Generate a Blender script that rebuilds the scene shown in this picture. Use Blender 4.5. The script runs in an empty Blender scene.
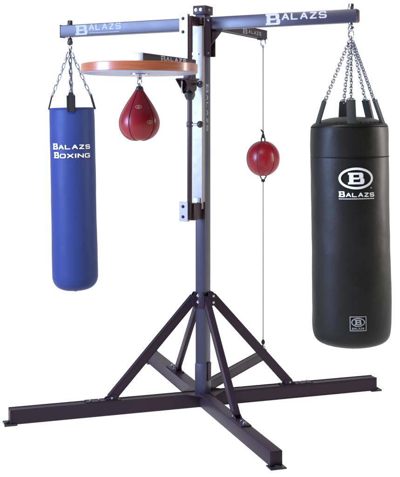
import bpy, bmesh, math, random
from mathutils import Vector, Matrix, noise
random.seed(4)
# ---------------------------------------------------------------- camera
# every length below is in units of U metres (1/150 m)
U = 1/150.0
DIST, EYE = 983*U, 278*U
scn = bpy.context.scene
cd = bpy.data.cameras.new('camera'); cam = bpy.data.objects.new('camera', cd)
scn.collection.objects.link(cam); scn.camera = cam
cam.location = (0, -DIST, EYE); cam.rotation_euler = (math.radians(90), 0, 0)
cd.sensor_fit = 'HORIZONTAL'; cd.sensor_width = 36; cd.lens = 983/400*36
cd.shift_x = -3/400; cd.shift_y = -(238.5-128)/400
cd.clip_start = .05; cd.clip_end = 500
scn.view_settings.view_transform = 'Standard'; scn.view_settings.look = 'None'
scn.view_settings.exposure = 0; scn.view_settings.gamma = 1
# ---------------------------------------------------------------- world: white studio backdrop ahead, dim studio behind the camera
wd = bpy.data.worlds.new('World'); scn.world = wd; wd.use_nodes = True
nt = wd.node_tree; bg = nt.nodes['Background']
tc = nt.nodes.new('ShaderNodeTexCoord'); sp = nt.nodes.new('ShaderNodeSeparateXYZ')
mr = nt.nodes.new('ShaderNodeMapRange'); mr.interpolation_type = 'SMOOTHSTEP'
mr.inputs['From Min'].default_value = .30; mr.inputs['From Max'].default_value = .84
mr.inputs['To Min'].default_value = .07; mr.inputs['To Max'].default_value = 1.02
nt.links.new(tc.outputs['Generated'], sp.inputs[0]); nt.links.new(sp.outputs['Y'], mr.inputs['Value'])
nt.links.new(mr.outputs[0], bg.inputs['Strength']); bg.inputs['Color'].default_value = (1, 1, 1, 1)
def area(name, loc, target, sx, sy, power, col):
    l = bpy.data.lights.new(name, 'AREA'); l.shape = 'RECTANGLE'; l.size = sx; l.size_y = sy
    l.energy = power; l.color = col
    o = bpy.data.objects.new(name, l); scn.collection.objects.link(o); o.location = loc
    o.rotation_euler = (Vector(target)-Vector(loc)).to_track_quat('-Z', 'Y').to_euler(); return o
area('softbox_blue', (-4.75, -2.35, 2.5), (0, 0, 1.9), 2.0, 2.4, 760, (.42, .58, 1))
area('softbox_top', (-1.0, -2.6, 4.9), (0.4, 0, 1.6), 1.2, 1.2, 200, (1, .97, .93))
area('softbox_edge', (3.1, -.15, 1.9), (1.0, -.45, 1.2), .5, 1.8, 70, (1, .98, .96))
sl = bpy.data.lights.new('added_underlight', 'SUN'); sl.energy = 4.0; sl.angle = .3  # added sun below the floor, keeps it pure white and shadowless
so = bpy.data.objects.new('added_underlight', sl); scn.collection.objects.link(so)
so.location = (0, 0, -2); so.rotation_euler = (math.radians(180), 0, 0)

# ---------------------------------------------------------------- materials
def mat(name, col, rough=.5, metal=0, spec=.5, coat=0, bump=0, bscale=40, var=0, vscale=6, bdist=.002):
    m = bpy.data.materials.new(name); m.use_nodes = True; n = m.node_tree; p = n.nodes['Principled BSDF']
    p.inputs['Base Color'].default_value = (*col, 1); p.inputs['Roughness'].default_value = rough
    p.inputs['Metallic'].default_value = metal; p.inputs['Specular IOR Level'].default_value = spec
    p.inputs['Coat Weight'].default_value = coat; p.inputs['Coat Roughness'].default_value = .12
    t = n.nodes.new('ShaderNodeTexCoord')
    if var:
        z = n.nodes.new('ShaderNodeTexNoise'); z.inputs['Scale'].default_value = vscale; z.inputs['Detail'].default_value = 6
        n.links.new(t.outputs['Object'], z.inputs['Vector'])
        r = n.nodes.new('ShaderNodeMapRange'); r.inputs['To Min'].default_value = 1-var; r.inputs['To Max'].default_value = 1+var
        n.links.new(z.outputs['Fac'], r.inputs['Value'])
        x = n.nodes.new('ShaderNodeVectorMath'); x.operation = 'SCALE'; x.inputs[0].default_value = col
        n.links.new(r.outputs[0], x.inputs['Scale']); n.links.new(x.outputs[0], p.inputs['Base Color'])
        r2 = n.nodes.new('ShaderNodeMapRange'); r2.inputs['To Min'].default_value = max(.03, rough-.1); r2.inputs['To Max'].default_value = rough+.1
        n.links.new(z.outputs['Fac'], r2.inputs['Value']); n.links.new(r2.outputs[0], p.inputs['Roughness'])
    if bump:
        z = n.nodes.new('ShaderNodeTexNoise'); z.inputs['Scale'].default_value = bscale; z.inputs['Detail'].default_value = 4
        n.links.new(t.outputs['Object'], z.inputs['Vector'])
        b = n.nodes.new('ShaderNodeBump'); b.inputs['Strength'].default_value = bump; b.inputs['Distance'].default_value = bdist
        n.links.new(z.outputs['Fac'], b.inputs['Height']); n.links.new(b.outputs[0], p.inputs['Normal'])
    if name.endswith(('leather', 'vinyl', 'enamel')):
        z2 = n.nodes.new('ShaderNodeTexVoronoi' if 'enamel' not in name else 'ShaderNodeTexNoise'); z2.inputs['Scale'].default_value = 260 if 'enamel' not in name else 700
        n.links.new(t.outputs['Object'], z2.inputs['Vector'])
        b2 = n.nodes.new('ShaderNodeBump'); b2.inputs['Strength'].default_value = .09; b2.inputs['Distance'].default_value = .0012
        n.links.new(z2.outputs[0], b2.inputs['Height']); n.links.new(b.outputs[0], b2.inputs['Normal']); n.links.new(b2.outputs[0], p.inputs['Normal'])
    return m
PAINT = mat('purple_enamel', (.026, .0145, .024), .44, 0, .14, 0, .05, 300, .18, 5)
PAINTG = mat('glossy_purple_enamel', (.022, .019, .040), .38, 0, .38, 0, .04, 300, .15, 4)
MAROON = mat('maroon_enamel', (.024, .007, .012), .4, 0, .2, 0, .05, 300, .15, 8)
GALV = mat('galvanised_steel', (.225, .20, .18), .45, .6, .5, 0, .06, 120, .1, 25)
STEEL = mat('plated_steel', (.42, .42, .48), .25, 1, .5, 0, 0, 40, .15, 60)
CHAINM = mat('chain_steel', (.24, .24, .30), .28, 1, .5, 0, 0, 40, .3, 60)
BLACK = mat('black_plastic', (.012, .011, .013), .4, 0, .4, 0, 0, 40, .2, 20)
WEB = mat('black_webbing', (.014, .012, .014), .8, 0, .2, 0, .5, 350, .2, 30)
BLUEV = mat('blue_vinyl', (.019, .032, .125), .47, 0, .14, 0, .4, 7, .08, 4, .008)
BLACKV = mat('black_leather', (.0062, .0054, .0047), .46, 0, .22, 0, .3, 7, .15, 3, .010)
GREYWEB = mat('grey_leather_strap', (.022, .023, .023), .6, 0, .3, 0, .3, 200, .1, 30)
SEAMM = mat('dark_stitching', (.004, .004, .004), .8, 0, .1)
REDL = mat('red_leather', (.205, .0032, .009), .36, 0, .3, .05, .2, 60, .12, 12, .001)
REDSEAM = mat('dark_red_seam', (.055, .002, .006), .5, 0, .3)
CORD = mat('grey_cord', (.20, .19, .18), .7, 0, .2, 0, .6, 400)
WHITE = mat('white_print', (.62, .62, .62), .5, 0, .3, 0, 0, 40, .08, 60)
ARMP = mat('grey_white_print', (.30, .30, .33), .5, 0, .3, 0, 0, 40, .15, 40)
PALE = mat('pale_print', (.20, .21, .25), .5, 0, .3)
GREYP = mat('grey_print', (.26, .26, .26), .5, 0, .3)
GOLD = mat('gold_print', (.34, .18, .11), .45, 0, .3)
UNDER = mat('lilac_laminate', (.26, .26, .35), .4, 0, .4, 0, 0, 40, .05, 8)
# wood with grain running round the ring
WOOD = mat('orange_wood', (.33, .09, .035), .34, 0, .5, .25, 0)
n = WOOD.node_tree; p = n.nodes['Principled BSDF']; t = n.nodes.new('ShaderNodeTexCoord'); mp = n.nodes.new('ShaderNodeMapping')
mp.inputs['Scale'].default_value = (4, 4, 90); z = n.nodes.new('ShaderNodeTexNoise'); z.inputs['Scale'].default_value = 1.6; z.inputs['Detail'].default_value = 7
cr = n.nodes.new('ShaderNodeValToRGB'); cr.color_ramp.elements[0].position = .35; cr.color_ramp.elements[1].position = .68
cr.color_ramp.elements[0].color = (.22, .058, .022, 1); cr.color_ramp.elements[1].color = (.28, .080, .033, 1)
n.links.new(t.outputs['Object'], mp.inputs[0]); n.links.new(mp.outputs[0], z.inputs['Vector'])
n.links.new(z.outputs['Fac'], cr.inputs[0]); n.links.new(cr.outputs[0], p.inputs['Base Color'])
# invented translucent white floor, lit from below so that no shadows show
FLOOR = bpy.data.materials.new('shadowless_white'); FLOOR.use_nodes = True; n = FLOOR.node_tree
for x in list(n.nodes):
    if x.type == 'BSDF_PRINCIPLED': n.nodes.remove(x)
out = [x for x in n.nodes if x.type == 'OUTPUT_MATERIAL'][0]
a = n.nodes.new('ShaderNodeBsdfTranslucent'); b = n.nodes.new('ShaderNodeBsdfDiffuse'); mx = n.nodes.new('ShaderNodeMixShader')
nz = n.nodes.new('ShaderNodeTexNoise'); nz.inputs['Scale'].default_value = 3
rr = n.nodes.new('ShaderNodeMapRange'); rr.inputs['To Min'].default_value = .93; rr.inputs['To Max'].default_value = .96
n.links.new(nz.outputs['Fac'], rr.inputs['Value'])
n.links.new(rr.outputs[0], a.inputs[0]); n.links.new(rr.outputs[0], b.inputs[0]); mx.inputs[0].default_value = .25
n.links.new(a.outputs[0], mx.inputs[1]); n.links.new(b.outputs[0], mx.inputs[2]); n.links.new(mx.outputs[0], out.inputs[0])

# ---------------------------------------------------------------- mesh helpers
X, Y, Z = Vector((1, 0, 0)), Vector((0, 1, 0)), Vector((0, 0, 1))
tb, tt = math.radians(18.5), math.radians(-27)
R = Vector((math.cos(tb), math.sin(tb), 0)); F = Vector((math.sin(tb), -math.cos(tb), 0))     # base cross
A = Vector((math.cos(tt), math.sin(tt), 0)); B = Vector((-math.sin(tt), math.cos(tt), 0))     # mast and top arms
def V(*a): return Vector(a)
class MB:
    def __init__(s, warp=None): s.bm = bmesh.new(); s.warp = warp
    def merge(s, b):
        me = bpy.data.meshes.new('t'); b.to_mesh(me); b.free(); s.bm.from_mesh(me); bpy.data.meshes.remove(me)
    def box(s, c, ax, hs, bev=.5, seg=2):
        b = bmesh.new(); bmesh.ops.create_cube(b, size=2)
        M = Matrix((ax[0]*hs[0], ax[1]*hs[1], ax[2]*hs[2])).transposed()
        for v in b.verts: v.co = M @ v.co + c
        if bev: bmesh.ops.bevel(b, geom=b.edges[:], offset=bev, segments=seg, affect='EDGES', profile=.5)
        s.merge(b)
    def bar(s, p, q, side, hw, hh, bev=.5):   # box from p to q; hw along side, hh along the third axis
        d = (q-p); L = d.length; d = d/L; sd = (side - d*side.dot(d)).normalized(); u = d.cross(sd)
        s.box((p+q)/2, (d, sd, u), (L/2, hw, hh), bev)
    def tube(s, pts, r, seg=10, closed=False, cap=True):
        n = len(pts); rings = []; bm = s.bm; prev = None
        rs = r if isinstance(r, (list, tuple)) else [r]*n
        for i, p in enumerate(pts):
            d = (pts[(i+1) % n]-pts[i-1]) if (closed or 0 < i < n-1) else (pts[1]-pts[0] if i == 0 else pts[-1]-pts[-2])
            d.normalize()
            if prev is None: prev = d.orthogonal().normalized()
            u = (prev - d*prev.dot(d)).normalized(); prev = u; w = d.cross(u)
            rings.append([bm.verts.new(p + (u*math.cos(k*2*math.pi/seg)+w*math.sin(k*2*math.pi/seg))*rs[i]) for k in range(seg)])
        for i in range(n if closed else n-1):
            a, b = rings[i], rings[(i+1) % n]
            for k in range(seg):
                bm.faces.new((a[k], a[(k+1) % seg], b[(k+1) % seg], b[k]))
        if cap and not closed: bm.faces.new(rings[0][::-1]); bm.faces.new(rings[-1])
    def lathe(s, c, prof, axis=Z, seg=64):
        axis = axis.normalized(); u = axis.orthogonal().normalized(); w = axis.cross(u); bm = s.bm; rings = []
        for r, h in prof:
            if r < 1e-6: rings.append([bm.verts.new(c+axis*h)])
            else: rings.append([bm.verts.new(c+axis*h+(u*math.cos(k*2*math.pi/seg)+w*math.sin(k*2*math.pi/seg))*r) for k in range(seg)])
        for a, b in zip(rings, rings[1:]):
            for k in range(seg):
                if len(a) == 1 and len(b) == 1: continue
                if len(a) == 1: bm.faces.new((a[0], b[(k+1) % seg], b[k]))
                elif len(b) == 1: bm.faces.new((a[k], a[(k+1) % seg], b[0]))
                else: bm.faces.new((a[k], a[(k+1) % seg], b[(k+1) % seg], b[k]))
    def bolt(s, c, nrm, r=1.2, h=.8):    # domed head on its washer
        s.lathe(c, [(0, 0), (r*1.4, 0), (r*1.4, .22), (r, .24), (r, .2+h*.75), (r*.8, .2+h), (0, .2+h)], nrm, 18)
    def extr(s, pts, z0, z1):            # outline in (A, B) coordinates run up from z0 to z1
        b = bmesh.new(); lo = [b.verts.new(A*x+B*y+Z*z0) for x, y in pts]; hi = [b.verts.new(A*x+B*y+Z*z1) for x, y in pts]
        b.faces.new(lo[::-1]); b.faces.new(hi); k = len(pts)
        for i in range(k): b.faces.new((lo[i], lo[(i+1) % k], hi[(i+1) % k], hi[i]))
        bmesh.ops.bevel(b, geom=b.edges[:], offset=.15, segments=1, affect='EDGES'); s.merge(b)
    def prism(s, pts, nrm, th):
        b = bmesh.new(); lo = [b.verts.new(p-nrm*th/2) for p in pts]; hi = [b.verts.new(p+nrm*th/2) for p in pts]
        b.faces.new(lo[::-1]); b.faces.new(hi); k = len(pts)
        for i in range(k): b.faces.new((lo[i], lo[(i+1) % k], hi[(i+1) % k], hi[i]))
        bmesh.ops.bevel(b, geom=b.edges[:], offset=.2, segments=1, affect='EDGES'); s.merge(b)
    def link(s, c, d, nrm, L, W, r):
        pts = []
        for k in range(14):
            a = 2*math.pi*k/14; x = math.cos(a)*(W/2); y = math.sin(a)*(W/2) + math.copysign((L-W)/2, math.sin(a)) if abs(math.sin(a)) > 1e-6 else 0
            pts.append(c + nrm*x + d*y)
        s.tube(pts, r, 7, closed=True)
    def chain(s, p, q, L=4.2, W=2.3, r=.42):
        d = q-p; n = max(2, round(d.length/(L-2*r*1.15))); st = d/n; dd = d.normalized(); u = dd.cross(Z).normalized() if abs(dd.z) < .999 else X
        w = dd.cross(u)
        u, w = (u+w*.5).normalized(), (w-u*.5).normalized()
        for i in range(n):
            j = V(random.uniform(-.12, .12), random.uniform(-.12, .12), 0)
            s.link(p+st*(i+.5)+j, dd, u if i % 2 else w, st.length+2*r*1.1, W, r)
    def build(s, name, m, parent=None, smooth=True):
        bm = s.bm
        if s.warp:
            for v in bm.verts: v.co = s.warp(v.co)
        o0 = parent_loc(parent)
        for v in bm.verts: v.co = v.co*U - o0
        bmesh.ops.recalc_face_normals(bm, faces=bm.faces[:])
        me = bpy.data.meshes.new(name); bm.to_mesh(me); bm.free(); me.materials.append(m)
        if smooth:
            me.shade_smooth()
            try: me.set_sharp_from_angle(angle=math.radians(38))
            except Exception: pass
        o = bpy.data.objects.new(name, me); scn.collection.objects.link(o)
        if parent: o.parent = parent
        return o
LOC = {}
def parent_loc(p):
    while p is not None and p.parent is not None: p = p.parent
    return Vector(LOC.get(p.name, (0, 0, 0))) if p else Vector((0, 0, 0))
def empty(name, loc, label, cat, group=None):
    o = bpy.data.objects.new(name, None); scn.collection.objects.link(o); o.empty_display_size = .1
    o.location = loc*U; LOC[o.name] = tuple(loc*U); o['label'] = label; o['category'] = cat
    if group: o['group'] = group
    return o
def bolts(parent, items, m=None):
    for c, nrm, rr, h in items:
        b = MB(); b.bolt(c, nrm, rr, h); b.build('bolt', m or STEEL, parent)
# ---------------------------------------------------------------- lettering (wide squared capitals built from strokes)
G = {
 'B': [[(0, 0), (0, 1)], [(0, 1), (.8, 1), (.95, .9), (.95, .62), (.82, .52), (0, .52)], [(.82, .52), (1, .40), (1, .12), (.85, 0), (0, 0)]],
 'A': [[(0, 0), (.46, 1), (.56, 1), (1, 0)], [(.2, .34), (.82, .34)]],
 'L': [[(0, 1), (0, 0), (.95, 0)]],
 'Z': [[(0.02, 1), (.96, 1), (.02, 0), (1, 0)]],
 'S': [[(.98, .86), (.86, 1), (.14, 1), (0, .86), (0, .64), (.14, .53), (.86, .47), (1, .36), (1, .14), (.86, 0), (.14, 0), (0, .14)]],
 'O': [[(.14, 0), (0, .2), (0, .8), (.14, 1), (.86, 1), (1, .8), (1, .2), (.86, 0), (.14, 0)]],
 'X': [[(0, 0), (1, 1)], [(0, 1), (1, 0)]],
 'I': [[(.5, 0), (.5, 1)]],
 'N': [[(0, 0), (0, 1), (1, 0), (1, 1)]],
 'G': [[(.98, .86), (.86, 1), (.14, 1), (0, .86), (0, .14), (.14, 0), (.86, 0), (1, .14), (1, .46), (.6, .46)]],
}
def stroke(mb, fn, p, q, wv, wh, d):
    dx, dy = q[0]-p[0], q[1]-p[1]; L = math.hypot(dx, dy)
    if L < 1e-6: return
    t = abs(dy)/L; w = wh*(1-t)+wv*t; w *= .5
    ux, uy = dx/L, dy/L; e = w*.55
    p = (p[0]-ux*e, p[1]-uy*e); q = (q[0]+ux*e, q[1]+uy*e); n = max(1, int(L/1.2)); rows = []
    for i in range(n+1):
        x = p[0]+(q[0]-p[0])*i/n; y = p[1]+(q[1]-p[1])*i/n
        rows.append((mb.bm.verts.new(fn(x-uy*w, y+ux*w, d)), mb.bm.verts.new(fn(x+uy*w, y-ux*w, d))))
    for a, b in zip(rows, rows[1:]): mb.bm.faces.new((a[0], a[1], b[1], b[0]))
def big_b(mb, fn, x, y, w, h, wv, wh, d):
    def quad(p):      # p: lower-left, lower-right, upper-right, upper-left; cut into columns so it follows a curve
        n = max(1, int(abs(p[1][0]-p[0][0])/1.1)); L = lambda a, b, t: (a[0]+(b[0]-a[0])*t, a[1]+(b[1]-a[1])*t)
        lo = [mb.bm.verts.new(fn(*L(p[0], p[1], i/n), d)) for i in range(n+1)]; hi = [mb.bm.verts.new(fn(*L(p[3], p[2], i/n), d)) for i in range(n+1)]
        for i in range(n): mb.bm.faces.new((lo[i], lo[i+1], hi[i+1], hi[i]))
    rc_ = lambda x0, y0, x1, y1: quad([(x0, y0), (x1, y0), (x1, y1), (x0, y1)])
    s_ = w*.07; wv = min(wv, w*.26); wh = min(wh, h*.19); c = wv*.35; ym = y+h*.5
    rc_(x+s_, y+wh, x+s_+wv, y+h-wh)                               # stem
    rc_(x, y, x+w-wv, y+wh); rc_(x, y+h-wh, x+w-wv*1.25, y+h)      # feet with small slabs on the left
    rc_(x+s_+wv, ym-wh*.45, x+w-wv*1.25, ym+wh*.45)
    X1, X0 = x+w-wv*.25, x+w-wv*1.25
    quad([(X0, ym), (X1-c*.6, ym), (X1, ym+c*.6), (X0, ym+c*.6)]); rc_(X0, ym+c*.6, X1, y+h-c); quad([(X0, y+h-c), (X1, y+h-c), (X1-c, y+h), (X0, y+h)])
    X1, X0 = x+w, x+w-wv
    quad([(X0, ym-c*.6), (X1, ym-c*.6), (X1-c*.6, ym), (X0, ym)]); rc_(X0, y+c, X1, ym-c*.6); quad([(X0, y), (X1-c, y), (X1, y+c), (X0, y+c)])
def word(mb, fn, text, x, y, lw, lh, gap, wv, wh, d0=.16):
    k = 0
    for ch in text:
        w = lw*(.25 if ch == 'I' else 1)
        if ch == 'B': big_b(mb, fn, x, y, w, lh, wv, wh, d0); x += w+gap; continue
        for pl in G[ch]:
            for a, b in zip(pl, pl[1:]):
                k += 1
                f = lambda c: (x+wv/2+c[0]*(w-wv), y+wh/2+c[1]*(lh-wh))
                stroke(mb, fn, f(a), f(b), wv, wh, d0+.012*(k % 9))
        x += w+gap
    return x
def oval(mb, fn, cx, cy, rx, ry, w, d=.16, n=56):
    rows = []
    for i in range(n):
        a = 2*math.pi*i/n
        rows.append((mb.bm.verts.new(fn(cx+rx*math.cos(a), cy+ry*math.sin(a), d)), mb.bm.verts.new(fn(cx+(rx-w)*math.cos(a), cy+(ry-w)*math.sin(a), d))))
    for i in range(n):
        a, b = rows[i], rows[(i+1) % n]; mb.bm.faces.new((a[0], a[1], b[1], b[0]))
def plane_fn(o, u, v, nrm): return lambda x, y, d: o+u*x+v*y+nrm*d

# ================================================================ setting
m = MB(); v = [m.bm.verts.new(p) for p in (V(-6000, -1500, 0), V(6000, -1500, 0), V(6000, 9000, 0), V(-6000, 9000, 0))]; m.bm.faces.new(v)
fl = m.build('floor', FLOOR, None, False); fl['kind'] = 'structure'

# ================================================================ the boxing stand
st = empty('boxing_stand', V(0, 0, 0), 'tall dark purple steel stand with crossed floor beams, central mast and three top arms', 'boxing stand')
FZ = 1.6          # beams rest on foot plates
HB, HW = 12.4, 5.6
# floor beams
LEN = {'l': 191, 'r': 191, 'f': 189, 'b': 189}
for key, d, s in (('l', -R, F), ('r', R, F), ('f', F, R), ('b', -F, R)):
    L = LEN[key]
    m = MB(); st0 = 5.5
    m.bar(d*st0+Z*(FZ+HB/2), d*L+Z*(FZ+HB/2), s, HW, HB/2, .7)
    bm_ = m.build('floor_beam', PAINT, st)
    m = MB(); m.box(d*(L-.0)+Z*(.9), (d, s, Z), (5.6, HW+1.5, .65), .4); m.build('foot_plate', BLACK, bm_)
    m = MB(); m.lathe(d*(L+2.6)+Z*1.4, [(0, 0), (2.6, 0), (2.6, 1), (1.6, 1.6), (0, 1.6)], Z, 20); m.build('levelling_foot', BLACK, bm_)
    m = MB(); m.box(d*(L+.15)+Z*(FZ+HB/2), (d, s, Z), (.3, HW-.9, HB/2-.9), .15); m.build('end_cap', PAINT, bm_)
    # brace from beam up to the mast
    fd = {'l': 94, 'r': 93, 'f': 96, 'b': 88}[key]
    m = MB(); zt = FZ+HB
    p0, p1 = d*fd+Z*(zt+2.2), d*9.5+Z*109
    m.bar(p0, p1, s, 2.3, 3.9, .5)
    br = m.build('brace', PAINT, st)
    m = MB(); m.box(d*(fd+8)+Z*(zt+.6), (d, s, Z), (17, 4.9, .6), .25); m.build('foot_plate', PAINT, br)
    for sg in (-1, 1):
        m = MB(); m.prism([d*(fd-6)+s*sg*3.0+Z*(zt+1), d*(fd+7)+s*sg*3.0+Z*(zt+1), d*(fd+5)+s*sg*3.0+Z*(zt+3.2), d*(fd-5)+s*sg*3.0+Z*(zt+6)], s, 1.0); m.build('gusset', PAINT, br)
    bolts(br, [(d*(fd+12)+Z*(zt+1.2), Z, 1.1, 1.1), (d*(fd+20)+Z*(zt+1.2), Z, 1.4, 1.6)]+[(d*fd+s*sg*3.5+Z*(zt+3.0), s*sg, .8, .6) for sg in (-1, 1)], CHAINM)
    for sg in (-1, 1):
        m = MB(); m.prism([d*5.5+s*sg*2.9+Z*99, d*5.5+s*sg*2.9+Z*114.6, d*9.5+s*sg*2.9+Z*114.6, d*13.2+s*sg*2.9+Z*109, d*12+s*sg*2.9+Z*101], s, .8); m.build('clevis', PAINT, br)
    if key in 'rb': bolts(br, [(d*10+s*sg*3.3+Z*zz, s*sg, .9, .6) for sg in (-1, 1) for zz in (103.5, 110)])
# anchor beam for the double-end cord
m = MB(); m.bar(B*8+Z*18.2, B*152+Z*20.6, A, 3.6, 4.2, .5)
ab = m.build('anchor_beam', PAINT, st)
m = MB(); m.box(B*149.5+Z*25.3, (B, A, Z), (3.4, 2.8, 1.0), .3); m.build('eye_plate', PAINT, ab)
m = MB(); m.link(B*147+A*1.5+Z*28.6, Z, A, 6, 4.6, .55); m.build('eye_bolt', STEEL, ab)
# mast
MA, MBd = 5.3, 6.6      # half sizes along A and B
m = MB(); m.box(Z*196, (A, B, Z), (MA, MBd, 195.2), .8)
mast = m.build('mast', PAINTG, st)
m = MB(); m.box(Z*106.5, (A, B, Z), (MA+.5, MBd+.5, 8.4), .35); m.build('brace_collar', PAINT, mast)
m = MB(); m.box(Z*22, (A, B, Z), (MA+.35, MBd+.35, 21.5), .3); m.build('mast_sleeve', PAINTG, mast)
m = MB(); m.prism([A*(MA+1.0)+B*5+Z*44, A*(MA+1.0)-B*2+Z*44, A*(MA+1.0)-B*2+Z*26, A*(MA+1.0)+B*5+Z*26], A, 1); m.build('side_plate', PAINT, mast)
bolts(mast, [(-B*(MBd+.5)-A*2.2+Z*zz, -B, 1.1, .8) for zz in (111.5, 105)]+[(-B*(MBd+.35)+A*1.8+Z*zz, -B, 1.15, .8) for zz in (7.5, 2.8)])
for a_, zz in ((-2.2, 41), (1.8, 41), (.2, 27)):
    m = MB(); m.lathe(-B*(MBd+.36)+A*a_+Z*zz, [(0, 0), (.55, 0), (.55, .08), (0, .08)], -B, 12); m.build('bolt_hole', BLACK, mast)
# floor-level corner plates tying the beams together
for s1, s2 in ((-R, F), (F, R), (R, -F), (-F, -R)):
    m = MB(); m.prism([s1*5+s2*5+Z*(FZ+HB+.5), s1*20+s2*5.2+Z*(FZ+HB+.5), s1*5.2+s2*20+Z*(FZ+HB+.5)], Z, .9); m.build('corner_plate', PAINT, st)
# cap at the top of the mast
m = MB(); m.box(Z*395.2, (A, B, Z), (7, 8.4, 4.3), .5); cap = m.build('mast_cap', PAINT, st)
bolts(cap, [(-B*8.4+A*a_+Z*395.4, -B, 1.15, .8) for a_ in (-3.6, 1.7)]+[(A*7+B*-1+Z*395.4, A, 1.1, .8)])
# galvanised slide channel on the front of the mast
m = MB(); zc0, zc1 = 198, 379
y0_, y1_ = -(MBd+.1), -(MBd+5.8)
m.extr([(-5.2, y0_), (-5.2, y1_), (5.2, y1_), (5.2, y0_), (4.2, y0_), (4.2, y1_+1), (-4.2, y1_+1), (-4.2, y0_)], zc0, zc1)
ch = m.build('slide_channel', GALV, st)
m = MB(); m.box(-B*(MBd+6.4)-A*.4+Z*202, (A, B, Z), (3.8, .5, 7), .2); m.build('end_tab', GALV, ch)
bolts(ch, [(-B*(MBd+6.9)-A*.3+Z*204, -B, 1.2, .9), (-B*(MBd+5.8)+A*.6+Z*351, -B, 1.1, .8)])
m = MB(); m.box(-B*(MBd+2.4)+Z*384, (A, B, Z), (4.4, 2.2, 3.6), .3); m.build('recess_shade', BLACK, ch)  # black block standing in for the shade in the recess under the cap
# vertical lettering on the right side of the mast
m = MB(); fn = plane_fn(A*(MA)+B*-1.0+Z*322, -Z, B, A)
word(m, fn, 'B', 0, -3.0, 9, 5.4, 1, 1.9, 1.4, .1); word(m, fn, 'ALAZS', 10.5, -2.4, 6.3, 4.2, 1.3, 1.4, 1, .1)
m.build('lettering', PALE, mast)
# left and right top arms
ZT, HA = 388.0, 12.3
def arm(d, L, lab):
    m = MB(); m.bar(d*(MA+2.5)+Z*(ZT-HA/2), d*L+Z*(ZT-HA/2), B, 4.3, HA/2, .7)
    ar = m.build('top_arm', PAINTG, st)
    m = MB(); sx = 1 if d == A else -1
    a0, a1 = sx*(MA+.1), sx*(MA+5.8)
    m.extr([(a0, -5.9), (a1, -5.9), (a1, -4.7), (a0+sx*2, -4.7), (a0+sx*2, 4.7), (a1, 4.7), (a1, 5.9), (a0, 5.9)], ZT-39, ZT+.2)
    m.build('arm_bracket', PAINT, ar)
    m = MB(); m.prism([d*(MA+2.3)+Z*(ZT-HA-.2), d*(MA+17)+Z*(ZT-HA-.2), d*(MA+2.3)+Z*(ZT-HA-17)], B, 2.2); m.build('gusset', PAINT, ar)
    bolts(ar, [(d*(MA+3.4)-B*5.9+Z*zz, -B, .9, .7) for zz in (ZT-4, ZT-36)])
    return ar
la = arm(-A, 170, 0); ra = arm(A, 161, 0)
def pin(parent, d, L):
    m = MB(); c = d*L
    m.lathe(c+Z*(ZT+.05), [(0, 0), (3.4, 0), (3.4, .7), (2.7, .7), (2.7, 4.4), (2.2, 5.2), (0, 5.2)], Z, 24)
    m.build('pivot_bolt', BLACK if d == -A else STEEL, parent)
    m = MB(); m.lathe(c+Z*(ZT-HA-1.3), [(0, 0), (2.4, 0), (2.4, 1.25), (0, 1.25)], Z, 24); m.build('pivot_nut', STEEL, parent)
PL, PR = 160.3, 155.3
PR = 154.3
pin(la, -A, PL); pin(ra, A, PR)
for par, d, L, sgn in ((la, -A, 170, -1), (ra, A, 161, 1)):
    m = MB(); m.box(d*(L+.2)+Z*(ZT-HA/2), (d, B, Z), (.35, 3.4, HA/2-1), .2); m.build('end_cap', PAINT, par)
m = MB(); fn = plane_fn(-B*4.3-A*150.3+Z*(ZT-HA), A, Z, -B)
x = word(m, fn, 'B', 0, .9, 15.4, 10.6, 1.6, 3.9, 1.9); word(m, fn, 'ALAZS', x, 5.3, 6.9, 6.4, 1.4, 1.7, 1.15)
m.box(fn(x+19, 2.6, .2), (A, Z, B), (19, .28, .04), 0)
m.build('lettering', PALE, la)
m = MB(); fn = plane_fn(-B*4.3+A*70.0+Z*(ZT-HA), A, Z, -B)
x = word(m, fn, 'B', 0, 1.2, 15.2, 10.8, 1.4, 3.9, 1.9); word(m, fn, 'ALAZS', x, 5.2, 7.9, 6.4, 1.5, 1.8, 1.2)
m.build('lettering', ARMP, ra)
# rear arm that carries the double-end ball
m = MB(); HC = 8.8; m.bar(B*(MBd+2)+Z*(ZT-HC/2), B*152+Z*(ZT-HC/2), A, 4.0, HC/2, .6)
ca = m.build('rear_arm', PAINT, st)
m = MB(); m.box(B*(MBd+1.2)+Z*(ZT-14), (B, A, Z), (1.1, 6, 14), .3); m.build('arm_bracket', PAINT, ca)
m = MB(); m.prism([B*(MBd+2.3)+Z*(ZT-HC-.2), B*(MBd+15)+Z*(ZT-HC-.2), B*(MBd+2.3)+Z*(ZT-HC-14)], A, 2.2); m.build('gusset', PAINT, ca)
m = MB(); fn = plane_fn(A*4.0+B*84+Z*(ZT-HC), B, Z, A)
x = word(m, fn, 'B', 2, .9, 12, 5.4, 3, 2.4, 1.1); word(m, fn, 'ALAZS', x, 2.0, 5.6, 4.0, 1.6, 1.3, .9); m.build('lettering', PALE, ca)
m = MB(); m.box(B*146+Z*(ZT-HC-.8), (B, A, Z), (4.5, 3.2, .7), .3); m.build('eye_plate', PAINT, ca)
m = MB(); m.link(B*147+A*1.5+Z*(ZT-HC-5.0), Z, A, 7.6, 5.4, .62); m.build('eye_bolt', STEEL, ca)

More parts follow.
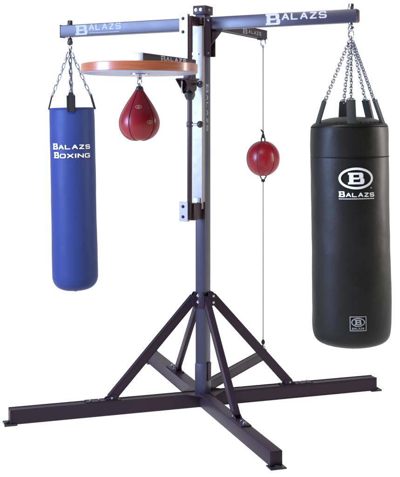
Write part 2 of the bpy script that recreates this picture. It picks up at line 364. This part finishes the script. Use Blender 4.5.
# height-adjusting rail standing off the front of the mast
RL = 28.5; rc = -B*RL
m = MB(); m.box(rc+Z*288, (A, B, Z), (1.9, 1.9, 99), .4)
rail = m.build('adjusting_rail', MAROON, st)
m = MB(); m.box(-B*(MBd+11.2)+Z*196, (A, B, Z), (3.9, 8.9, 8.2), .5); m.build('standoff_bracket', MAROON, rail)
m = MB(); m.box(-B*(MBd+1.0)+Z*196, (A, B, Z), (MA+1.3, 1.3, 8.6), .5); m.build('mounting_flange', MAROON, rail)
m = MB(); m.box(-B*(MBd+11.0)+Z*383, (A, B, Z), (1.9, 9.5, 4.4), .5); m.build('standoff_bracket', MAROON, rail)
for z0, z1, bz in ((187, 206, (191.5, 201.5)), (338, 389, (384.5, 371.5))):
    y_ = -(RL+2.2)
    m = MB(); m.extr([(-9.7, y_), (-9.7, y_-1.4), (-.4, y_-1.4), (-.4, y_+3), (-1.6, y_+3), (-1.6, y_)], z0, z1)
    pl = m.build('mounting_plate', GALV, st)
    bolts(pl, [(B*(y_-1.4)-A*5.6+Z*zz, -B, 1.15, .9) for zz in bz], PAINT)
def P(x, y, zr): return V((x-203)*zr, (zr-1)*983, 278-(y-128)*zr)
for zz in (320.3, 281.5):
    m = MB(); c = rc+Z*zz; m.tube([c+A*1.8, c+A*9.5], 1.15, 12)
    lv = m.build('clamp_lever', STEEL, st)
    m = MB(); m.box(c, (A, B, Z), (2.4, 2.4, 2.6), .4); m.build('clamp_block', MAROON, lv)
    m = MB(); m.lathe(c+A*8.3, [(0, 0), (1.8, .3), (3.1, 1.6), (3.4, 3.3), (2.9, 5.0), (1.5, 6.1), (0, 6.4)], A, 24); m.build('ball_knob', BLACK, lv)
m = MB(); m.lathe(rc+Z*305.5, [(0, 0), (3.4, 0), (5.3, 3.6), (5.3, 6.8), (3.6, 8.2), (0, 8.2)], Z, 7); m.build('hand_nut', BLACK, rail)

# speed-bag platform carried by the rail
DC, DR, DZ0, DZ1 = 124.0, 51.7, 326.6, 334.4
dc = -B*DC
m = MB(); m.lathe(dc, [(DR-3.6, DZ0+.8), (DR-.8, DZ0), (DR, DZ0+.5), (DR, DZ1-.5), (DR-.5, DZ1), (DR-3.6, DZ1), (DR-3.6, DZ0+.8)], Z, 128)
board = m.build('platform_ring', WOOD, st)
m = MB(); m.lathe(dc, [(0, DZ0-.4), (DR-1.0, DZ0-.4), (DR-1.0, DZ0-.05), (DR-3.65, DZ0+.7), (DR-3.65, DZ1-.8), (0, DZ1-.8)], Z, 128); m.build('platform_board', UNDER, board)
m = MB(); zc = 339.6
m.box(-B*((DC+RL)/2-1)+Z*zc, (A, B, Z), (4.5, (DC-RL)/2+2.0, 5.0), .4)
chn = m.build('support_channel', PAINT, st)
m = MB(); m.box(-B*(DC+1.9)+Z*zc, (A, B, Z), (4.7, .5, 5.1), .2); m.build('end_plate', GALV, chn)
m = MB(); fn = plane_fn(A*4.5-B*94+Z*(zc-5), B, Z, A)
x = word(m, fn, 'B', 0, 3.9, 9, 5.6, 1.0, 2.8, 1.4); word(m, fn, 'ALAZS', x, 5.2, 6.6, 4.0, 1.6, 1.7, 1.0); m.build('lettering', ARMP, chn)
m = MB(); m.box(rc+Z*329.5, (A, B, Z), (4.2, 5.4, 15), .5)
cg = m.build('carriage', MAROON, st)
for sg in (-1, 1):
    m = MB(); m.prism([rc+A*sg*4.9+B*-20+Z*325, rc+A*sg*4.9+B*7+Z*325, rc+A*sg*4.9+B*4+Z*315, rc+A*sg*4.9-B*3+Z*311], A, 1.1); m.build('gusset', MAROON, cg)
m = MB(); m.box(rc-B*4+Z*325.2, (A, B, Z), (7.5, 10, .9), .3); m.build('carriage_plate', MAROON, cg)
m = MB(); m.lathe(rc-B*9-A*4+Z*324.2, [(0, 0), (2.1, 0), (2.1, -2), (1.2, -4), (.9, -10), (.2, -13), (0, -13)], Z, 14); m.build('wing_bolt', STEEL, cg)
bolts(board, [(dc+A*6+Z*(DZ1-.8), Z, 1.5, 2.6), (dc-A*22-B*6+Z*(DZ1-.8), Z, 1.5, 2.6)])
m = MB(); m.lathe(dc+Z*(DZ0-.45), [(0, 0), (8.5, 0), (8.5, -.9), (5.5, -1.5), (4, -2.1), (0, -2.1)], Z, 40)
m.build('swivel_plate', STEEL, board)

# ================================================================ speed bag
top = DZ0-2.7
sb = empty('speed_bag', dc+Z*267, 'small red teardrop leather speed bag hanging under the round wooden platform', 'speed bag')
m = MB(); m.lathe(dc+Z*(top-.2), [(0, 0), (2.2, -.2), (2.4, -1.6), (1.2, -2.8), (0, -2.8)], Z, 20)
m.link(dc+Z*(top-5.2), Z, A, 5.6, 3.8, .6); m.link(dc+Z*(top-8.6), Z, B, 4.6, 3.2, .55)
m.build('swivel_hook', STEEL, sb)
zt_, zb_ = 312.6, 267.2; H_ = zt_-zb_
prof = [(0, 0), (6, -.1), (10.5, 1.6), (14.3, 4.8), (17.0, 9.3), (18.0, 14.4), (17.6, 19.0), (15.8, 24.2), (12.9, 29.8), (9.4, 35.4), (6.3, 40.0), (4.2, 43.2), (3.0, H_-.4), (2.2, H_), (0, H_)]
def spl(pr, k=4):
    o = []; n = len(pr)
    for i in range(n-1):
        p0, p1, p2, p3 = pr[max(0, i-1)], pr[i], pr[i+1], pr[min(n-1, i+2)]
        for j in range(k):
            t = j/k
            o.append(tuple(max(0, .5*((2*p1[c])+(-p0[c]+p2[c])*t+(2*p0[c]-5*p1[c]+4*p2[c]-p3[c])*t*t+(-p0[c]+3*p1[c]-3*p2[c]+p3[c])*t**3)) if c == 0 else
                      .5*((2*p1[c])+(-p0[c]+p2[c])*t+(2*p0[c]-5*p1[c]+4*p2[c]-p3[c])*t*t+(-p0[c]+3*p1[c]-3*p2[c]+p3[c])*t**3) for c in (0, 1)))
    o.append(pr[-1]); return o
ps = spl(prof)
m = MB(); m.lathe(dc+Z*zb_, ps, Z, 72); bl = m.build('bladder', REDL, sb)
m = MB()
for ang in (-28, 48, 128, 205, 270):
    a_ = math.radians(ang); u = V(math.sin(a_), -math.cos(a_), 0)
    m.tube([dc+Z*(zb_+h)+u*(r+.02) for r, h in ps[2:-4]], .42, 6)
m.build('seam', REDSEAM, bl)
m = MB(); m.lathe(dc+Z*(zt_-1.2), [(3.5, 0), (3.7, .8), (2.8, 3.2), (1.6, 3.8), (0, 3.8)], Z, 20); m.build('collar', BLACK, sb)
def rad_at(ps, h):
    for (r0, h0), (r1, h1) in zip(ps, ps[1:]):
        if h0 <= h <= h1 and h1 > h0: return r0+(r1-r0)*(h-h0)/(h1-h0)
    return ps[0][0]
def surf(cen, zb, ps, ang0):
    def f(x, y, d):
        r = rad_at(ps, y); a_ = math.radians(ang0)+x/max(r, 1); return cen+Z*(zb+y)+V(math.sin(a_), -math.cos(a_), 0)*(r+d)
    return f
m = MB(); f = surf(dc, zb_, ps, 0); oval(m, f, 0, 29.2, 2.9, 1.7, .55, .15); word(m, f, 'B', -1.0, 28.3, 2.0, 1.8, .5, .5, .4, .15)
f = surf(dc, zb_, ps, 30); oval(m, f, 1.0, 16.0, 2.7, 1.7, .5, .15); word(m, f, 'B', 0.1, 15.1, 1.9, 1.8, .5, .5, .4, .15)
m.build('lettering', GOLD, bl)

# ================================================================ double-end ball
dx = B*147+A*1.5; zt0 = ZT-HC-9.2; bz, br_ = 243.4, 19.2
de = empty('double_end_ball', dx+Z*31, 'round red leather ball strung on a grey cord between rear arm and floor beam', 'punch ball')
m = MB(); prof = [(br_*math.sin(t*math.pi/32)*(1-.02*math.cos(t*math.pi/16)**2), -br_*1.03*math.cos(t*math.pi/32)) for t in range(33)]
prof[0] = (0, prof[0][1]); prof[-1] = (0, prof[-1][1])
m.lathe(dx+Z*bz, prof, Z, 72); bl = m.build('ball', REDL, de)
m = MB()
for ang in (-25, 38, 100, 160, 220, 280):
    a_ = math.radians(ang); u = V(math.sin(a_), -math.cos(a_), 0); m.tube([dx+Z*(bz+h)+u*(r+.02) for r, h in prof[2:-2]], .38, 6)
m.build('seam', REDSEAM, bl)
m = MB(); m.link(dx+Z*(bz+br_+1.8), Z, A, 6.5, 4.4, .8); m.lathe(dx+Z*(bz+br_+3.6), [(0, 0), (1.6, .4), (2.0, 2.2), (1.3, 4.4), (.8, 6), (1.1, 7.6), (0, 9)], Z, 14)
m.build('knot', WEB, de)
m = MB(); m.tube([dx+Z*(bz+br_+10), dx-A*1.6+Z*(bz+br_+12.6), dx-A*2.8+Z*(bz+br_+13.2)], .8, 8); m.build('cord_end', WEB, de)
m = MB()
m.lathe(dx+Z*(bz-br_-7.6), [(0, 0), (1.5, .3), (2.4, 1.6), (1.7, 3.2), (0, 3.4)], Z, 14)
m.build('knot', WEB, de)
m = MB(); zz = bz-br_
m.tube([dx-A*4.6+Z*(zz+2.6), dx-A*3.4+Z*(zz-1.6), dx-A*1.0+Z*(zz-5.0), dx+A*1.0+Z*(zz-5.0), dx+A*3.4+Z*(zz-1.6), dx+A*4.6+Z*(zz+2.6)], .75, 8); m.build('loop', BLACK, de)
m = MB(); m.tube([dx+Z*(zt0+2), dx+Z*(bz+br_+10)], .62, 8); m.build('cord', CORD, de)
m = MB(); m.tube([dx+Z*(bz-br_-6), dx+Z*36], .62, 8); m.build('cord', CORD, de)
m = MB(); m.lathe(dx+Z*33, [(0, 0), (1.3, .3), (2.2, 1.8), (1.9, 3.8), (1.2, 5.2), (0, 6)], Z, 12); m.link(dx+Z*32.4, Z, B, 4.6, 3.4, .5); m.build('cord_hook', WEB, de)
m = MB(); m.lathe(dx+Z*(zt0-1.6), [(0, 0), (1.0, .4), (1.2, 1.6), (.8, 3), (0, 3.2)], Z, 12); m.build('knot', CORD, de)

# ================================================================ hanging bags
def tilt(px, pz, deg, dxx=0):
    a_ = math.radians(deg); c, s = math.cos(a_), math.sin(a_)
    return lambda v: Vector((px+(v.x-px)*c-(v.z-pz)*s*1+dxx, v.y, pz+(v.x-px)*s+(v.z-pz)*c))
def dens(pr):
    o = [pr[0]]
    for a, b in zip(pr, pr[1:]):
        n_ = max(1, int(abs(b[1]-a[1])/3))
        for i in range(1, n_+1): o.append((a[0]+(b[0]-a[0])*i/n_, a[1]+(b[1]-a[1])*i/n_))
    return o
# --- blue bag
bc = -A*PL; br = 24.3; bz0, bz1 = 103.5, 299.5
W = tilt(bc.x, 370, 1.2, .4)
bb = empty('heavy_bag', V(bc.x+5, bc.y, bz0), 'slim blue vinyl heavy bag with white lettering hanging from the left arm', 'punching bag', None)
prof = [(0, 0), (1.6, -.9), (2.6, .2), (8, .6), (14, 1.8), (19, 4.4), (22.4, 8.4), (23.9, 13.0), (24.3, 19), (24.25, 60), (24.3, 100), (24.1, 140), (24.15, 178), (23.9, 188), (23.8, 193.2), (24.1, 194.4), (23.9, 195.6), (23, 196), (12, 195.2), (0, 195)]
ps = dens(prof[:2] + spl(prof[2:], 3))
def torn(mb, amp, z0, z1, ph):      # gentle unevenness of a stuffed shell
    for v in mb.bm.verts:
        dz = v.co.z
        a_ = math.atan2(v.co.x-cx, -(v.co.y-cy)); k = amp*(math.sin(2*a_+dz*.03+ph)+.6*math.sin(3*a_-dz*.05+ph*2)+.4*math.sin(5*a_+dz*.11))
        k += amp*2.2*noise.noise(V(v.co.x*.045, v.co.y*.045, v.co.z*.022)+V(ph, 0, 0))+amp*1.3*noise.noise(V(v.co.x*.09, v.co.y*.09, v.co.z*.07))
        rr = math.hypot(v.co.x-cx, v.co.y-cy)
        if rr > 6: v.co.x += (v.co.x-cx)/rr*k; v.co.y += (v.co.y-cy)/rr*k
m = MB(W); m.lathe(bc+Z*bz0, ps, Z, 96); cx, cy = bc.x, bc.y; torn(m, .13, 0, 0, 1.); sh = m.build('shell', BLUEV, bb)
m = MB(W)
m.tube([bc+Z*(bz1-1.0)+V(math.sin(t*math.pi/36), -math.cos(t*math.pi/36), 0)*(24.2) for t in range(72)], .55, 8, closed=True); m.build('top_rim', BLUEV, sh)
def cyl(cen, r, zb, ang0): return lambda x, y, d: cen+Z*(zb+y)+V(math.sin(math.radians(ang0)+x/r), -math.cos(math.radians(ang0)+x/r), 0)*(r+d+.45)
m = MB(W)
f = cyl(bc, br, 255.6, 6.5)
x = word(m, f, 'B', -22.6, 0, 7.0, 6.4, .9, 1.9, 1.25, .3); word(m, f, 'ALAZS', x, 0, 6.2, 4.6, 1.0, 1.3, .9, .3)
f = cyl(bc, br, 246.4, 6.5)
x = word(m, f, 'B', -21.2, 0, 7.0, 6.4, .9, 1.9, 1.25, .3); word(m, f, 'OXING', x, 0, 6.7, 4.6, 1.2, 1.3, .9, .3)
m.build('lettering', WHITE, sh)
ap = bc+Z*361
m = MB(); c = bc+Z*(ZT-HA)
m.lathe(c+Z*-9.2, [(0, 0), (1.7, .2), (2.7, 1.5), (3.1, 3.6), (2.3, 5.4), (2.6, 6.4), (1.6, 8.0), (0, 8.1)], Z, 16)
m.build('swivel', BLACK, bb)
m = MB(); m.link(c+Z*-11.6, Z, A, 6.4, 3.8, .7); m.build('hook', CHAINM, bb); m = MB(); m.link(c+Z*-15.4, Z, B, 5, 3.4, .65); m.build('ring', CHAINM, bb)
for ang in (-82, 6, 98, 186):
    a_ = math.radians(ang); u = V(math.sin(a_), -math.cos(a_), 0); m = MB()
    sw = u.cross(Z)
    q = W(bc+u*(22.4 if ang in (6, 186) else 20.4)+Z*(bz1+13)); p0 = ap-Z*2+u*1.2
    m.chain(p0, q, 7.4, 3.0, .50); m.build('chain', CHAINM, bb)
    m = MB(W); zb2 = bz1
    if ang == 6:
        m.box(bc+u*25.1+Z*(zb2+4), (sw, u, Z), (3.6, 1.1, 7.6), .9)
        m.prism([bc+u*25.1+sw*a+Z*(zb2+h) for a, h in ((-3.9, 0), (-3.5, 9), (-2.0, 15.5), (2.0, 15.5), (3.5, 9), (3.9, 0))], u, 2.5)
    else:
        m.bar(bc+u*24.6+Z*(zb2-1.5), bc+u*20.6+Z*(zb2+14), sw, 3.0 if ang == 186 else 2.2, .75, .4)
    sp_ = m.build('strap', WEB, bb)
    m = MB(W); m.link(bc+u*(22.6 if ang in (6, 186) else 20.6)+Z*(zb2+13.6), sw, Z, 5.0, 4.0, .5); m.build('ring', CHAINM, sp_)
# --- black bag
kc = A*PR; kr = 36.3; kz0 = 76.5
W2 = tilt(kc.x, 370, .75, -3.0)
kb = empty('heavy_bag', V(kc.x+3, kc.y, kz0), 'thick black leather heavy bag with white oval B badge hanging from the right arm', 'punching bag', None)
prof = [(0, 0), (2, -.8), (4, .4), (12, .4), (20, 1.0), (27, 2.8), (31.8, 5.6), (34.6, 10.0), (35.9, 17), (36.3, 28), (36.3, 70), (36.2, 120), (36.1, 157), (35.9, 174), (35.6, 175.2), (35.9, 176.4), (35.9, 193), (35.3, 202), (33.4, 205.2), (27, 208.4), (18, 210.8), (8, 211.8), (0, 212)]
ps = dens(prof[:2]+spl(prof[2:], 3))
m = MB(W2); m.lathe(kc+Z*kz0, ps, Z, 112); cx, cy = kc.x, kc.y; torn(m, .2, 0, 0, 2.3); sh = m.build('shell', BLACKV, kb)
m = MB(W2)
for r, zz, th in ((35.85, kz0+175.0, .5), (35.0, kz0+202.4, .6)):
    m.tube([kc+Z*zz+V(math.sin(t*math.pi/48), -math.cos(t*math.pi/48), 0)*r for t in range(96)], th, 7, closed=True)
m.build('seam', SEAMM, sh)
for k in range(-3, 5):
    a_ = math.radians(k*9.0+ (2 if k > 0 else -2)); u = V(math.sin(a_), -math.cos(a_), 0); sw = u.cross(Z)
    m = MB(W2); m.lathe(kc+u*31.4+Z*(kz0+206.2), [(0, 0), (1.0, 0), (1.0, .3), (0, .4)], (u*.4+Z).normalized(), 10); m.build('eyelet', SEAMM, sh)
f = cyl(kc, kr, 0, .5)
m = MB(W2); oc = 278-(178.3-128)*.895
oval(m, f, 0, oc, 15.6, 9.7, 2.1, .3); word(m, f, 'B', -7.2, oc-5.2, 14.4, 10.4, 1, 3.7, 1.9, .3)
z_ = oc-16.6
x = word(m, f, 'B', -15.6, z_, 5.6, 5.2, .7, 1.5, 1.1, .3); word(m, f, 'ALAZS', x, z_, 4.6, 3.8, .75, 1.0, .8, .3)
oval(m, f, 13.6, oc-8.7, .55, .55, .3, .3, 12)
xx = -15.3
while xx < 15:      # tiny line of print under the name
    w = random.uniform(.7, 1.3); stroke(m, f, (xx, z_-1.6), (xx+w, z_-1.6), .6, .7, .3); xx += w+.7
m.build('lettering', WHITE, sh)
# woven label near the foot
lc = 278-(323-128)*.895
m = MB(W2); nn = 10; hw_, hh_ = 7.4, 6.6
for i in range(nn):
    xa, xb = -hw_+2*hw_*i/nn, -hw_+2*hw_*(i+1)/nn
    m.bm.faces.new([m.bm.verts.new(f(a_, b_, .25)) for a_, b_ in ((xa, lc-hh_), (xb, lc-hh_), (xb, lc+hh_), (xa, lc+hh_))])
lb = m.build('badge', SEAMM, kb)
m = MB(W2)
for a_, b_ in (((-7, -6.2), (7, -6.2)), ((-7, 6.2), (7, 6.2)), ((-7, -6.2), (-7, 6.2)), ((7, -6.2), (7, 6.2))):
    stroke(m, f, (a_[0], lc+a_[1]), (b_[0], lc+b_[1]), .7, .7, .4+.02*(a_[0] > b_[0]-1))
oval(m, f, 0, lc+1.3, 6.0, 4.0, .9, .46); word(m, f, 'B', -2.9, lc-1.0, 5.8, 4.6, .5, 1.5, 1.0, .5)
word(m, f, 'BALAZS', -5.5, lc-5.1, 1.6, 1.7, .25, .45, .4, .46)
m.build('lettering', GREYP, lb)
c = kc+Z*(ZT-HA)
m = MB(); m.lathe(c+Z*-8.4, [(0, 0), (1.7, .2), (2.9, 1.5), (3.1, 3.4), (2.2, 5.0), (2.5, 6.0), (1.6, 7.2), (0, 7.3)], Z, 18)
m.build('swivel', STEEL, kb)
m = MB(); m.link(c+Z*-11, Z, A, 7, 4.2, .8); m.build('hook', STEEL, kb); m = MB(); m.link(c+Z*-15.6, Z, B, 6, 4, .7); m.build('ring', STEEL, kb)
ap = kc+Z*359
for ang, lean in ((-4, 0), (64, 0), (131, 0), (183, 0), (-72, 0)):
    a_ = math.radians(ang); u = V(math.sin(a_), -math.cos(a_), 0); sw = u.cross(Z)
    q = W2(kc+u*24.6+Z*(kz0+225.5)); m = MB(); m.chain(ap+u*1.5, q, 3.9, 2.7, .48); m.build('chain', CHAINM, kb)
    m = MB(W2)
    p1 = kc+u*31.6+Z*(kz0+203.6); p2 = kc+u*24.6+Z*(kz0+227)
    m.bar(p1-(p2-p1)*.04+u*.9, p2, sw, 4.1, .8, .4)
    s_ = m.build('strap', GREYWEB, kb)
    m = MB(W2); m.link(kc+u*24.8+Z*(kz0+226), sw, (Z*2-u).normalized(), 7.5, 5.2, .55); m.build('ring', STEEL, s_)

# ---------------------------------------------------------------- render
scn.render.engine = 'CYCLES'
